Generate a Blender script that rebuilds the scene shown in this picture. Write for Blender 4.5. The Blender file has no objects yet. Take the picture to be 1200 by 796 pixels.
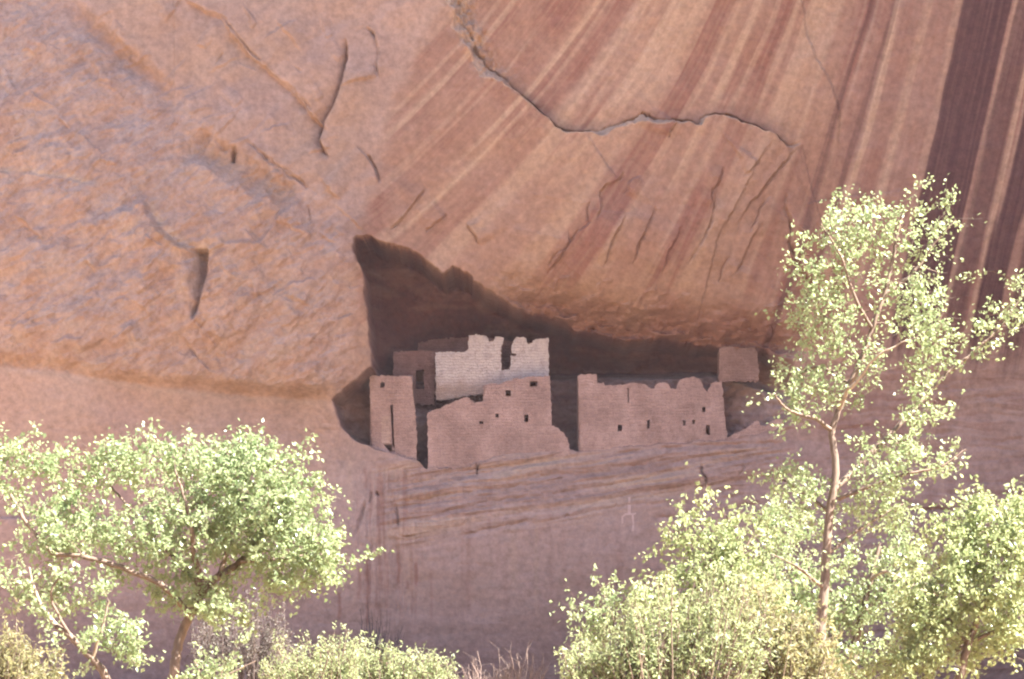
import bpy, bmesh, math, random
import numpy as np
from mathutils import Vector

random.seed(7)
C = bpy.context.scene
COL = C.collection

# ------------------------------------------------------------------ camera, sky, sun, exposure
D = 160.0            # metres from the camera to the cliff face (the plane y = 0)
K = 18.0             # photo pixels per metre at that distance
CAMZ = 2.0
cam_d = bpy.data.cameras.new('camera')
cam = bpy.data.objects.new('camera', cam_d)
COL.objects.link(cam)
cam.location = (0, -D, CAMZ)
cam.rotation_euler = (math.radians(90), 0, 0)
cam_d.sensor_width = 36
cam_d.lens = D * K / 1200 * 36
cam_d.shift_y = 366 / 1200            # a rising front: the view looks up at the alcove
cam_d.clip_start = 0.5
cam_d.clip_end = 5000
C.camera = cam

SUN_EL = math.radians(52)
SUN_AZ = math.radians(114)            # from the right, a little on the camera's side; an added, unseen bend of the canyon wall shades the alcove
world = bpy.data.worlds.new('World')
C.world = world
world.use_nodes = True
wn = world.node_tree
bg = wn.nodes['Background']
sky = wn.nodes.new('ShaderNodeTexSky')
sky.sky_type = 'NISHITA'
sky.sun_disc = False
sky.sun_elevation = SUN_EL
sky.sun_rotation = SUN_AZ
sky.altitude = 1700
sky.dust_density = 2.0
sky.ozone_density = 0.6
wn.links.new(sky.outputs[0], bg.inputs[0])
bg.inputs[1].default_value = 0.06

sun_d = bpy.data.lights.new('sun', 'SUN')
sun = bpy.data.objects.new('sun', sun_d)
COL.objects.link(sun)
sun_d.energy = 5.0
sun_d.angle = math.radians(0.5)
sun_d.color = (1.0, 0.95, 0.86)
sdir = Vector((math.sin(SUN_AZ) * math.cos(SUN_EL), math.cos(SUN_AZ) * math.cos(SUN_EL), math.sin(SUN_EL)))
sun.rotation_euler = sdir.to_track_quat('Z', 'Y').to_euler()
sun.location = (40, 60, 140)

C.view_settings.view_transform = 'Standard'
C.view_settings.look = 'None'
C.view_settings.gamma = 1
C.view_settings.use_curve_mapping = False
C.view_settings.exposure = 3.55
C.render.engine = 'CYCLES'
C.cycles.pixel_filter_type = 'BLACKMAN_HARRIS'
C.cycles.filter_width = 2.15
C.cycles.use_denoising = True

# ------------------------------------------------------------------ helpers
def at(px, py, y):
    """photo position on the plane y -> world point"""
    s = (D + y) / D
    return ((px - 600) / K * s, y, CAMZ + (764 - py) / K * s)

def tag(o, label=None, cat=None, group=None, kind=None):
    if label: o['label'] = label
    if cat: o['category'] = cat
    if group: o['group'] = group
    if kind: o['kind'] = kind
    return o

def empty(name, loc, label, cat, group=None):
    o = bpy.data.objects.new(name, None)
    COL.objects.link(o)
    o.location = loc
    o.empty_display_size = 0.3
    return tag(o, label, cat, group)

def link_mesh(name, me, mat, parent=None):
    o = bpy.data.objects.new(name, me)
    COL.objects.link(o)
    if mat: me.materials.append(mat)
    if parent:
        o.parent = parent
        o.matrix_parent_inverse = parent.matrix_basis.inverted()
    return o

def mesh_py(name, verts, faces, mat, parent=None, smooth=False):
    me = bpy.data.meshes.new(name)
    me.from_pydata(verts, [], faces)
    if smooth:
        me.polygons.foreach_set('use_smooth', [True] * len(me.polygons))
    me.update()
    return link_mesh(name, me, mat, parent)

_tab = np.random.RandomState(11).rand(512, 512).astype(np.float32)
def vnoise(x, y, seed=0):
    x = np.asarray(x, np.float32) + seed * 17.31
    y = np.asarray(y, np.float32) + seed * 9.77
    xi = np.floor(x).astype(np.int64); yi = np.floor(y).astype(np.int64)
    fx = x - xi; fy = y - yi
    fx = fx * fx * (3 - 2 * fx); fy = fy * fy * (3 - 2 * fy)
    a = _tab[xi & 511, yi & 511]; b = _tab[(xi + 1) & 511, yi & 511]
    c = _tab[xi & 511, (yi + 1) & 511]; d = _tab[(xi + 1) & 511, (yi + 1) & 511]
    return (a * (1 - fx) + b * fx) * (1 - fy) + (c * (1 - fx) + d * fx) * fy

def fbm(x, y, octaves=4, seed=0, gain=0.5):
    t = np.zeros(np.broadcast(x, y).shape, np.float32); amp = 1.0; tot = 0
    for i in range(octaves):
        t += amp * (vnoise(x, y, seed + i * 3) - 0.5); tot += amp
        x = x * 2.03; y = y * 2.03; amp *= gain
    return t / tot * 2

def sst(a, b, v):
    t = np.clip((v - a) / (b - a), 0, 1)
    return t * t * (3 - 2 * t)

# ------------------------------------------------------------------ materials
def new_mat(name):
    m = bpy.data.materials.new(name)
    m.use_nodes = True
    nt = m.node_tree
    return m, nt, nt.nodes, nt.nodes['Principled BSDF']

def mixc(nt, fac, a, b, mode='MIX'):
    n = nt.nodes.new('ShaderNodeMix'); n.data_type = 'RGBA'; n.blend_type = mode
    for sock, v in ((n.inputs[0], fac), (n.inputs[6], a), (n.inputs[7], b)):
        if hasattr(v, 'links'): nt.links.new(v, sock)
        elif isinstance(v, (int, float)): sock.default_value = v
        else: sock.default_value = (*v, 1)
    return n.outputs[2]

def noise(nt, coord, scale, detail=4, rough=0.55, stretch=None):
    n = nt.nodes.new('ShaderNodeTexNoise')
    n.inputs['Scale'].default_value = scale
    n.inputs['Detail'].default_value = detail
    n.inputs['Roughness'].default_value = rough
    if stretch:
        mp = nt.nodes.new('ShaderNodeMapping'); mp.inputs['Scale'].default_value = stretch
        nt.links.new(coord, mp.inputs[0]); coord = mp.outputs[0]
    nt.links.new(coord, n.inputs['Vector'])
    return n.outputs['Fac']

def ramp(nt, fac, lo, hi):
    n = nt.nodes.new('ShaderNodeMapRange')
    n.inputs[1].default_value = lo; n.inputs[2].default_value = hi
    nt.links.new(fac, n.inputs[0])
    return n.outputs[0]

def sandstone():
    m, nt, N, P = new_mat('sandstone')
    co = N.new('ShaderNodeTexCoord').outputs['Object']
    def attr(name):
        a = N.new('ShaderNodeAttribute'); a.attribute_name = name
        s = N.new('ShaderNodeSeparateColor'); nt.links.new(a.outputs['Color'], s.inputs[0])
        return s.outputs[0], s.outputs[1], s.outputs[2], a.outputs['Alpha']
    varn_shade, dark, pale, orange = attr('stain_shade')
    low_tone, soot_shade, tone, band = attr('rock')
    col = mixc(nt, ramp(nt, noise(nt, co, 0.35, 5, .6), .35, .65), (.238, .158, .125), (.280, .194, .156))
    col = mixc(nt, tone, col, (.262, .208, .187))
    col = mixc(nt, low_tone, col, (.280, .200, .175))
    col = mixc(nt, orange, col, (.272, .175, .115))
    col = mixc(nt, pale, col, (.365, .265, .185))
    col = mixc(nt, band, col, (.205, .122, .09))
    col = mixc(nt, varn_shade, col, (.168, .080, .060))
    col = mixc(nt, dark, col, (.058, .027, .029))
    col = mixc(nt, soot_shade, col, (.095, .042, .038))
    f = noise(nt, co, 2.4, 6, .65)
    v = N.new('ShaderNodeMapRange'); v.inputs[1].default_value = .3; v.inputs[2].default_value = .7
    v.inputs[3].default_value = .70; v.inputs[4].default_value = 1.12
    nt.links.new(f, v.inputs[0])
    hs = N.new('ShaderNodeHueSaturation'); nt.links.new(col, hs.inputs['Color']); nt.links.new(v.outputs[0], hs.inputs['Value'])
    nt.links.new(hs.outputs[0], P.inputs['Base Color'])
    P.inputs['Roughness'].default_value = 0.95
    P.inputs['Specular IOR Level'].default_value = 0.1
    b = N.new('ShaderNodeBump'); b.inputs['Strength'].default_value = .55; b.inputs['Distance'].default_value = .12
    nt.links.new(noise(nt, co, 3.5, 6, .7), b.inputs['Height'])
    nt.links.new(b.outputs[0], P.inputs['Normal'])
    return m

def masonry(name, stone, mortar, plaster=None, zlo=0, zhi=1):
    m, nt, N, P = new_mat(name)
    co = N.new('ShaderNodeTexCoord').outputs['Object']
    sp = N.new('ShaderNodeSeparateXYZ'); nt.links.new(co, sp.inputs[0])
    ad = N.new('ShaderNodeMath'); ad.operation = 'ADD'
    nt.links.new(sp.outputs[0], ad.inputs[0]); nt.links.new(sp.outputs[1], ad.inputs[1])
    cb = N.new('ShaderNodeCombineXYZ')
    nt.links.new(ad.outputs[0], cb.inputs[0]); nt.links.new(sp.outputs[2], cb.inputs[1])
    warp = N.new('ShaderNodeTexNoise'); warp.inputs['Scale'].default_value = 1.7
    nt.links.new(co, warp.inputs['Vector'])
    wm = N.new('ShaderNodeVectorMath'); wm.operation = 'MULTIPLY_ADD'
    nt.links.new(warp.outputs['Color'], wm.inputs[0]); wm.inputs[1].default_value = (.34, .26, 0)
    nt.links.new(cb.outputs[0], wm.inputs[2])
    br = N.new('ShaderNodeTexBrick')
    nt.links.new(wm.outputs[0], br.inputs['Vector'])
    br.inputs['Scale'].default_value = 1.0
    br.inputs['Brick Width'].default_value = .46
    br.inputs['Row Height'].default_value = .19
    br.inputs['Mortar Size'].default_value = .018
    br.inputs['Mortar Smooth'].default_value = .6
    br.offset_frequency = 2; br.squash = .7; br.squash_frequency = 3
    br.inputs['Color1'].default_value = (*stone, 1)
    br.inputs['Color2'].default_value = (*[c * .80 for c in stone], 1)
    br.inputs['Mortar'].default_value = (*mortar, 1)
    col = mixc(nt, ramp(nt, noise(nt, co, .9, 4), .42, .9), br.outputs['Color'], mortar)
    col = mixc(nt, .8, col, mixc(nt, ramp(nt, noise(nt, co, 4.2, 5, .75), .3, .7), (.74, .71, .69), (1.18, 1.18, 1.18)), 'MULTIPLY')
    col = mixc(nt, .7, col, mixc(nt, ramp(nt, noise(nt, co, .55, 4, .6, (1, 1, .6)), .35, .65), (.70, .66, .63), (1.2, 1.2, 1.18)), 'MULTIPLY')
    if plaster:
        n1 = noise(nt, co, 1.3, 5)
        zz = N.new('ShaderNodeMath'); zz.operation = 'MULTIPLY_ADD'
        nt.links.new(n1, zz.inputs[0]); zz.inputs[1].default_value = 1.1
        nt.links.new(sp.outputs[2], zz.inputs[2])
        flk = mixc(nt, ramp(nt, noise(nt, co, 2.2, 6, .7), .36, .52), [c * .72 for c in plaster], plaster)
        col = mixc(nt, ramp(nt, zz.outputs[0], zlo, zhi), col, flk)
    nt.links.new(col, P.inputs['Base Color'])
    P.inputs['Roughness'].default_value = .95
    P.inputs['Specular IOR Level'].default_value = .1
    b = N.new('ShaderNodeBump'); b.inputs['Strength'].default_value = .9; b.inputs['Distance'].default_value = .10
    h = mixc(nt, .5, br.outputs['Color'], (0.3, 0.3, 0.3))
    mul = N.new('ShaderNodeMath'); mul.operation = 'MULTIPLY_ADD'
    nt.links.new(noise(nt, co, 7, 4), mul.inputs[0]); mul.inputs[1].default_value = .8
    nt.links.new(br.outputs['Fac'], mul.inputs[2])
    nt.links.new(mul.outputs[0], b.inputs['Height'])
    nt.links.new(b.outputs[0], P.inputs['Normal'])
    return m

def simple(name, c1, c2, scale=3, rough=.9, bump=.3, stretch=None):
    m, nt, N, P = new_mat(name)
    co = N.new('ShaderNodeTexCoord').outputs['Object']
    f = noise(nt, co, scale, 5, .6, stretch)
    nt.links.new(mixc(nt, ramp(nt, f, .32, .68), c1, c2), P.inputs['Base Color'])
    P.inputs['Roughness'].default_value = rough
    P.inputs['Specular IOR Level'].default_value = .25
    if bump:
        b = N.new('ShaderNodeBump'); b.inputs['Strength'].default_value = bump; b.inputs['Distance'].default_value = .03
        nt.links.new(f, b.inputs['Height']); nt.links.new(b.outputs[0], P.inputs['Normal'])
    return m

def leaf_mat(name, ca, cb, trans, rough=.32, tfac=.54):
    m, nt, N, P = new_mat(name)
    a = N.new('ShaderNodeAttribute'); a.attribute_name = 'leaf'
    s = N.new('ShaderNodeSeparateColor'); nt.links.new(a.outputs['Color'], s.inputs[0])
    nt.links.new(mixc(nt, s.outputs[0], ca, cb), P.inputs['Base Color'])
    P.inputs['Roughness'].default_value = rough
    P.inputs['Specular IOR Level'].default_value = .5
    t = N.new('ShaderNodeBsdfTranslucent')
    nt.links.new(mixc(nt, s.outputs[0], [c * .75 for c in trans], trans), t.inputs[0])
    mx = N.new('ShaderNodeMixShader'); mx.inputs[0].default_value = tfac
    nt.links.new(P.outputs[0], mx.inputs[1]); nt.links.new(t.outputs[0], mx.inputs[2])
    nt.links.new(mx.outputs[0], N['Material Output'].inputs[0])
    return m

M = {}
M['rock'] = sandstone()
M['stone'] = masonry('ruin_masonry', (.31, .212, .182), (.37, .265, .23))
M['stone_shaded'] = masonry('shaded_masonry', (.22, .13, .11), (.25, .15, .125))  # darker copy of the ruin stone for shaded walls and hollows
zb = at(0, 452, 2.6)[2]
M['stone_darker'] = masonry('darker_masonry', (.225, .145, .118), (.25, .165, .135))  # darker stone for the small upper wall
M['plaster'] = masonry('whitewashed_masonry', (.33, .25, .205), (.37, .285, .24), (.43, .375, .345), zb + .35, zb + 1.3)
M['infill'] = masonry('clay_infill', (.37, .27, .225), (.39, .285, .235))
M['ground'] = simple('canyon_floor', (.22, .15, .09), (.30, .20, .13), .3, .95, .3)
M['bark'] = simple('cottonwood_bark', (.075, .054, .042), (.155, .112, .086), 9, .85, .8, (1, 1, .25))
M['bark_pale'] = simple('pale_bark', (.16, .12, .09), (.30, .245, .19), 6, .8, .5, (1, 1, .3))
M['dead'] = simple('dead_twigs', (.095, .066, .056), (.16, .115, .10), 5, .9, 0)
M['dead_grey'] = simple('grey_twigs', (.055, .042, .040), (.10, .078, .072), 5, .9, 0)
M['leaf'] = leaf_mat('cottonwood_leaf', (.098, .142, .060), (.212, .248, .142), (.335, .41, .21))
M['leaf_y'] = leaf_mat('young_cottonwood_leaf', (.12, .16, .065), (.225, .255, .135), (.37, .42, .20))
M['leaf_o'] = leaf_mat('olive_leaf', (.12, .13, .06), (.22, .20, .11), (.30, .28, .13), .5)
M['feather'] = leaf_mat('tamarisk_leaf', (.145, .18, .08), (.255, .285, .155), (.37, .42, .21), .5)
M['dry'] = leaf_mat('dry_leaf', (.055, .045, .038), (.10, .085, .065), (.08, .06, .045), .7, .3)
M['paint'] = simple('white_rock_paint', (.335, .24, .21), (.40, .295, .265), 4, .95, 0)

# ------------------------------------------------------------------ the cliff: one sheet, modelled over the face in photo units
STEP = 1.1
def axis(lo, hi, far_lo, far_hi):
    a = list(np.arange(lo, hi, STEP)); s = STEP; v = a[-1]; up = []
    while v < far_hi: s *= 1.25; v += min(s, 120); up.append(v)
    s = STEP; v = lo; dn = []
    while v > far_lo: s *= 1.25; v -= min(s, 120); dn.append(v)
    return np.array(dn[::-1] + a + up)
gx = axis(-30, 1230, -3200, 4400)
gy = axis(-30, 806, -2300, 830)
NX, NY = len(gx), len(gy)
PX, PY = np.meshgrid(gx, gy)

ctrl = np.array([
 (-200,0,-3),(-200,200,-5),(-200,420,-4),(0,0,-2.5),(0,150,-4.2),(0,300,-5),(0,410,-4.6),
 (200,0,-2),(200,120,-3.2),(200,260,-4.8),(200,400,-4.4),(200,450,-3.9),
 (350,60,-2.0),(350,200,-3.2),(350,330,-4.2),(350,430,-3.6),
 (430,150,-1.8),(425,280,-3),(420,380,-3.2),(395,455,-2.6),(470,60,-.8),(450,200,-1.6),
 (520,150,-1.6),(600,60,-2.8),(700,0,-4.4),(620,200,-2.8),(700,100,-3.8),(800,50,-4.6),(760,200,-3.6),(850,150,-4.0),
 (900,50,-4.8),(500,270,-1.6),(600,320,-1.6),(700,310,-3.0),(800,310,-3.1),(700,368,-.6),(800,388,-.6),(880,398,-.6),(620,352,-.6),
 (980,100,-4),(980,250,-2.8),(960,380,-1.2),(1100,0,-4.4),(1100,200,-3.2),(1100,380,-1.8),(1200,100,-4),(1200,300,-2.6),(1350,200,-3.5),
 (1000,450,-.2),(1100,450,-.6),(1200,450,-.8),(1000,520,0),(1150,540,-.6),(1200,580,-.9),
 (500,545,.6),(600,528,.8),(700,528,.8),(800,520,.7),(880,515,.6),(940,520,.3),
 (420,540,-.2),(330,500,-1.4),(200,500,-2.2),(0,500,-2.8),(-200,500,-3),
 (450,620,-.9),(600,610,-.6),(750,600,-.5),(900,590,-.5),(1050,600,-.7),(1200,620,-.9),(200,620,-1.6),(0,620,-2.2),
 (450,720,-.5),(600,720,-.2),(800,700,-.2),(1000,720,-.3),(1200,720,-.6),(200,720,-1.2),(0,720,-1.6),
 (0,800,-.9),(300,800,-.2),(600,800,.9),(900,800,.7),(1200,800,.2),
 (0,-150,-1),(300,-150,-.5),(500,-150,-1),(700,-150,-5.5),(900,-150,-6),(1200,-150,-5.5)], float)
def tps(px, py):
    c = ctrl[:, :2] / 400; n = len(c)
    def phi(r2): return np.where(r2 > 0, .5 * r2 * np.log(np.maximum(r2, 1e-12)), 0)
    A = np.zeros((n + 3, n + 3))
    A[:n, :n] = phi(((c[:, None] - c[None]) ** 2).sum(-1)) + np.eye(n) * .003
    A[:n, n] = 1; A[:n, n + 1:] = c; A[n, :n] = 1; A[n + 1:, :n] = c.T
    w = np.linalg.solve(A, np.r_[ctrl[:, 2], 0, 0, 0])
    x = np.clip(px, -250, 1400) / 400; y = np.clip(py, -170, 815) / 400
    out = w[n] + w[n + 1] * x + w[n + 2] * y
    for i in range(n): out += w[i] * phi((x - c[i, 0]) ** 2 + (y - c[i, 1]) ** 2)
    return out
# smooth field on a coarse lattice, then bilinear to the sheet
lx = np.arange(-260, 1420, 8.0); ly = np.arange(-180, 824, 8.0)
LX, LY = np.meshgrid(lx, ly); LZ = tps(LX, LY)
def base_depth(px, py):
    u = np.clip((np.asarray(px, float) + 260) / 8, 0, len(lx) - 1.001); v = np.clip((np.asarray(py, float) + 180) / 8, 0, len(ly) - 1.001)
    i = u.astype(int); j = v.astype(int); fu = u - i; fv = v - j
    return (LZ[j, i] * (1 - fu) + LZ[j, i + 1] * fu) * (1 - fv) + (LZ[j + 1, i] * (1 - fu) + LZ[j + 1, i + 1] * fu) * fv
Y0 = base_depth(PX, PY)
DY = np.zeros_like(Y0)                       # relief on top of the smooth face, metres (+ = deeper)
varn_shade = np.zeros_like(Y0); dark = np.zeros_like(Y0); pale = np.zeros_like(Y0); orange = np.zeros_like(Y0)
low_tone = np.zeros_like(Y0); soot_shade = np.zeros_like(Y0); tone = np.zeros_like(Y0); band = np.zeros_like(Y0)

def window(P, m):
    P = np.asarray(P, float)
    i0, i1 = np.searchsorted(gx, (P[:, 0].min() - m, P[:, 0].max() + m))
    j0, j1 = np.searchsorted(gy, (P[:, 1].min() - m, P[:, 1].max() + m))
    return (slice(j0, j1), slice(i0, i1))

def dist(P, w, wob=1.5, seed=0):
    """signed distance (+ = below when drawn left to right) and 0..1 place along a polyline"""
    P = np.asarray(P, float)
    x = PX[w] + fbm(PX[w] / 13, PY[w] / 13, 3, seed) * wob * 1.1
    y = PY[w] + fbm(PX[w] / 13, PY[w] / 13, 3, seed + 40) * wob * 1.1
    x = x + fbm(PX[w] / 4, PY[w] / 4, 2, seed + 70) * min(wob, 1.5) * .7; y = y + fbm(PX[w] / 4, PY[w] / 4, 2, seed + 90) * min(wob, 1.5) * .7
    best = np.full(x.shape, 1e9); sg = np.ones_like(x); tt = np.zeros_like(x)
    L = np.r_[0, np.cumsum(np.hypot(*np.diff(P, axis=0).T))]
    for k in range(len(P) - 1):
        ax, ay = P[k]; dx, dy = P[k + 1] - P[k]; l2 = dx * dx + dy * dy + 1e-9
        t = np.clip(((x - ax) * dx + (y - ay) * dy) / l2, 0, 1)
        d = np.hypot(x - ax - t * dx, y - ay - t * dy)
        m = d < best
        best[m] = d[m]; sg[m] = np.sign(dx * (y - ay) - dy * (x - ax))[m]; tt[m] = ((L[k] + t * (L[k + 1] - L[k])) / L[-1])[m]
    return best * np.where(sg == 0, 1, sg), tt

def broken(w, seed):
    return .25 + .9 * sst(.3, .62, vnoise(PX[w] / 13, PY[w] / 13, seed + 3))

def groove(P, width=1.8, depth=.25, taper=.15, wob=1.5, seed=0):
    w = window(P, width * 4 + 6); d, t = dist(P, w, wob, seed)
    e = sst(0, taper, t) * sst(1, 1 - taper, t) if taper else 1
    e = e * broken(w, seed); width = max(.9, width * .62) * (.7 + .6 * vnoise(PX[w] / 7, PY[w] / 7, seed + 5))
    DY[w] += depth * np.exp(-(d / width) ** 2) * e

def flake(P, rise=.25, decay=40, chamfer=2.0, side=1, taper=.2, wob=1.5, seed=0):
    """the slab on one side of a broken edge stands proud and sinks back over `decay`"""
    w = window(P, decay * 2.5); d, t = dist(P, w, wob, seed); d = d * side
    e = sst(0, taper, t) * sst(1, 1 - taper, t) if taper else 1
    e = e * (.45 + .65 * vnoise(PX[w] / 17, PY[w] / 17, seed + 3))
    DY[w] -= rise * sst(0, chamfer, d) * np.exp(-np.maximum(d, 0) / decay) * e

def wide(P, width, depth, taper=.2, wob=3, seed=0, arr=None):
    w = window(P, width * 3 + 8); d, t = dist(P, w, wob, seed)
    e = sst(0, taper, t) * sst(1, 1 - taper, t)
    g = np.exp(-(d / width) ** 2) * e
    if arr is None: DY[w] += depth * g
    else: arr[w] = np.maximum(arr[w], depth * g)

# ---- broad rock types
fine = (PX > -60) & (PX < 1260) & (PY > -60)
left_b = sst(20, -40, PX - np.interp(PY, [-120, 0, 40, 110, 200, 270, 300], [575, 530, 497, 462, 437, 421, 430]) + fbm(PX / 60, PY / 60, 3, 5) * 18) * sst(470, 455, PY - np.clip(PX, 0, 400) * .09 + 36)
n_big = fbm(PX / 130, PY / 90, 4, 1)
# scaly spalled surface of the left bulge, running up to the right
u1 = PX * .83 - PY * .56; v1 = PX * .56 + PY * .83
rough_l = fbm(u1 / 24, v1 / 12, 5, 2, .6)
rid = 1 - np.abs(fbm(u1 / 34 + rough_l * .6, v1 / 15, 4, 9)) * 2.2
rough_amt = left_b * (.16 + .84 * sst(-25, 45, PY - np.interp(PX, [0, 65, 215, 360, 440], [-90, -10, 125, 225, 250]) + fbm(PX / 40, PY / 40, 3, 14) * 30))
scale_l = np.abs(fbm(u1 / 17 + rough_l, v1 / 10 + rough_l * .8, 4, 44, .6))
bulges = fbm(u1 / 75 + rough_l * .15, v1 / 42, 3, 51)
DY += rough_amt * (rough_l * .19 + rid * .09 - scale_l * .20 - bulges * .7)
DY += left_b * (1 - rough_amt) * fbm(u1 / 90, v1 / 60, 3, 54) * .35
DY += n_big * .28
DY += fbm(PX / 14, PY / 11, 4, 21) * .05 * (1 - left_b)
tone += left_b * rough_amt * np.clip(.40 + fbm(u1 / 34, v1 / 20, 5, 31, .55) * 1.0, 0, 1) * .8
band += rough_amt * np.clip(fbm(u1 / 18, v1 / 9, 4, 36, .6) * 1.4, 0, .45)
orange += left_b * np.clip(fbm(PX / 75, PY / 60, 4, 35) * .6 + .35 * (1 - rough_amt) - .05, 0, .5)
low = sst(455, 545, PY + (PX < 420) * 0 - np.clip((400 - PX) / 400, 0, 1) * 40 - np.clip((PX - 900) / 300, 0, 1) * -60)
bed_y = np.interp(PX, [-300, 0, 60, 150, 250, 330, 400, 440], [424, 427, 432, 446, 458, 463, 467, 520])
low = np.where(PX < 440, sst(-2, 14, PY - bed_y), low)
low_tone *= 1 - .1 * sst(470, 400, PX)
tone += sst(470, 400, PX) * sst(-2, 14, PY - bed_y) * sst(200, 60, PY - bed_y) * np.clip(1.1 + fbm(PX / 60, PY / 30, 4, 42) * .6, 0, 1)
low_tone += low * np.clip(.75 + fbm(PX / 70, PY / 60, 4, 41) * .5, 0, 1)  # greyer pink tone over the lower wall

# ---- the bedding break under the left bulge
P = [(-300,424),(0,427),(60,432),(150,446),(250,458),(330,463),(400,467)]
w = window(P, 140); d, t = dist(P, w, 2, 3)
e = sst(1, .93, t)
DY[w] += (.95 * sst(-16, 1.5, d) - .2 * sst(3, 90, d)) * e * (.45 + .5 * t) * (.8 + .6 * fbm(PX[w] / 70, PY[w] / 70, 2, 12))
tone[w] += .6 * sst(0, 5, d) * np.exp(-np.maximum(d, 0) / 60) * e
orange[w] = np.maximum(orange[w], .35 * sst(-44, -6, d) * sst(3, -1, d) * e)  # reflected warmth under the bulge, put into the colour

# ---- streaks of desert varnish: every drip line has the same u
def slope(u): return np.interp(u, [-200, 520, 640, 720, 850, 1000, 1130, 1400], [.9, .85, .70, .62, .46, .29, .225, .21])
def curve(u): return np.interp(u, [520, 700, 850, 1000, 1130], [.0016, .0016, .0009, .0003, .0])
U = PX.copy()
for _ in range(14): U = .5 * U + .5 * (PX + slope(U) * PY * (1 + curve(U) * PY))
U = U + fbm(PX / 40, PY / 70, 3, 57) * 1.6
V = PY
breakup = np.clip(.95 + fbm(PX / 45, PY / 70, 4, 56) * .55, .45, 1)
def bands(lst, seed, soft=3.0):
    out = np.zeros_like(PX)
    for (c, wd, a, v0, v1) in lst:
        cc = c + fbm(U * 0 + c, V / 120, 2, seed) * 5
        q = sst(wd / 2 + soft, wd / 2 - soft, np.abs(U - cc + fbm(U / 3.2, V / 200, 2, seed + 2) * 3))
        k = sst(v0 - 25, v0 + 25, V + fbm(U / 5, V / 90, 2, seed + 5) * 40) * sst(v1 + 45, v1 - 45, V + fbm(U / 3, V / 60, 3, seed + 8) * 60)
        out = np.maximum(out, a * q * k)
    return out
streak_fine = np.clip(.5 + fbm(U / 2.6, V / 210, 4, 61, .6) * 1.3, 0, 1)
varn_shade += bands([
  (575,50,.75,-90,290),(625,46,.9,-90,300),(668,52,.95,-90,310),(725,40,1,-90,170),(735,36,.65,140,380),(775,26,1,-90,150),
  (690,26,.55,150,350),(850,34,1,-90,330),(876,14,.55,-90,240),(902,16,.95,-90,150),(922,22,1,-90,330),(945,9,.6,-90,210),
  (890,34,.55,130,330),(835,12,.6,150,330),(790,40,.35,200,340),
  (1000,26,.75,-90,420),(1022,12,1,-90,420),(1040,22,.7,-90,420),(1075,24,.75,-90,400),(1105,30,.5,-90,400),(1062,10,.6,-90,400),(975,20,.4,60,400),
  (1165,120,.55,-90,420),(1215,30,.8,-90,420),(1260,90,.6,-90,430)], 71) * (.62 + .38 * streak_fine)
dark += bands([(1160,58,1,-90,400),(1204,26,.75,-90,420),(1240,30,1,-60,420),(1022,7,.6,-60,420),(1048,8,.45,-60,400),(1275,30,.8,-90,430),(1300,20,.6,-90,430)], 81, 2.5) * (.84 + .16 * streak_fine)
pale += bands([(700,7,.75,-90,170),(712,4,.5,-90,260),(757,5,.6,-90,140),(655,4,.5,40,300),(648,6,.45,100,330),(603,6,.6,-60,230),(585,4,.5,-60,260),
  (800,80,.62,-90,128),(985,40,.3,-90,170),(867,8,.55,-90,220),(889,10,.6,-90,230),(912,8,.6,-90,150),(965,30,.45,-90,160),(1056,7,.75,-60,420),(1088,12,.45,-90,400),
  (1128,10,.4,-90,400),(1190,5,.7,-60,420),(1220,9,.75,-60,420),(1228,4,.5,-60,420)], 91, 1.5) * (.5 + .5 * streak_fine)
xb = np.interp(PY, [-120, 0, 40, 110, 200, 270, 300], [575, 530, 497, 462, 437, 421, 418])
wall_u = sst(-14, 14, PX - xb + fbm(PX / 30, PY / 40, 3, 15) * 22)
under = sst(250, 400, PY) * wall_u * sst(420, 395, PY)
varn_shade *= breakup; varn_shade *= wall_u * sst(470, 400, PY); dark *= sst(470, 390, PY); pale *= wall_u * sst(470, 400, PY)
keep = 1 - np.clip(pale * 1.1, 0, 1); varn_shade *= keep
varn_shade += wall_u * (1 - np.clip(varn_shade * 2, 0, 1)) * sst(420, 390, PY) * np.clip(fbm(U / 9, V / 150, 4, 66) * .40 + .05, 0, .25)
orange += wall_u * sst(430, 380, PY) * sst(1010, 940, PX) * np.clip(.6 + fbm(PX / 80, PY / 70, 3, 67) * .6, 0, .95)
right_lo = sst(395, 460, PY) * sst(900, 980, PX)
varn_shade = np.maximum(varn_shade, right_lo * np.clip(.15 + fbm(PX / 50, PY / 14, 4, 68) * .6, 0, .45) * sst(600, 520, PY))

# ---- the big broken slab edge across the upper right face
P = [(534,-120),(536,-40),(538,0),(546,35),(561,68),(571,82),(586,90),(602,106),(626,126),(652,149),(666,155),(702,155),(736,143),(752,134),(766,141),(800,143),(815,147),(828,137),(851,135),(880,148),(901,156),(922,172),(946,166)]
rj = np.random.RandomState(23); Q = []
for k in range(len(P) - 1):
    for m_ in range(3):
        a_ = m_ / 3; Q.append((P[k][0] + (P[k + 1][0] - P[k][0]) * a_ + (rj.uniform(-2, 2) if m_ else 0), P[k][1] + (P[k + 1][1] - P[k][1]) * a_ + (rj.uniform(-2.2, 2.2) if m_ else 0)))
P = Q + [P[-1]]
w = window(P, 330); d, t = dist(P, w, 1.3, 17)
e = sst(1, .92, t)
wd = np.interp(t, [0, .2, .33, .40, .48, .6, .70, .76, .85, 1], [11, 12, 9, 3, 2.5, 8, 7, 3, 3, 2]) * (.25 + 1.35 * vnoise(PX[w] / 15, PY[w] / 15, 19))
lin = np.clip(d / wd, 0, 1)
DY[w] += e * (-.85 * lin * np.exp(-np.maximum(d, 0) / 170) + .42 * np.exp(-((d + .8) / .9) ** 2) * broken(w, 21) * sst(.2, .35, t))
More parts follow.
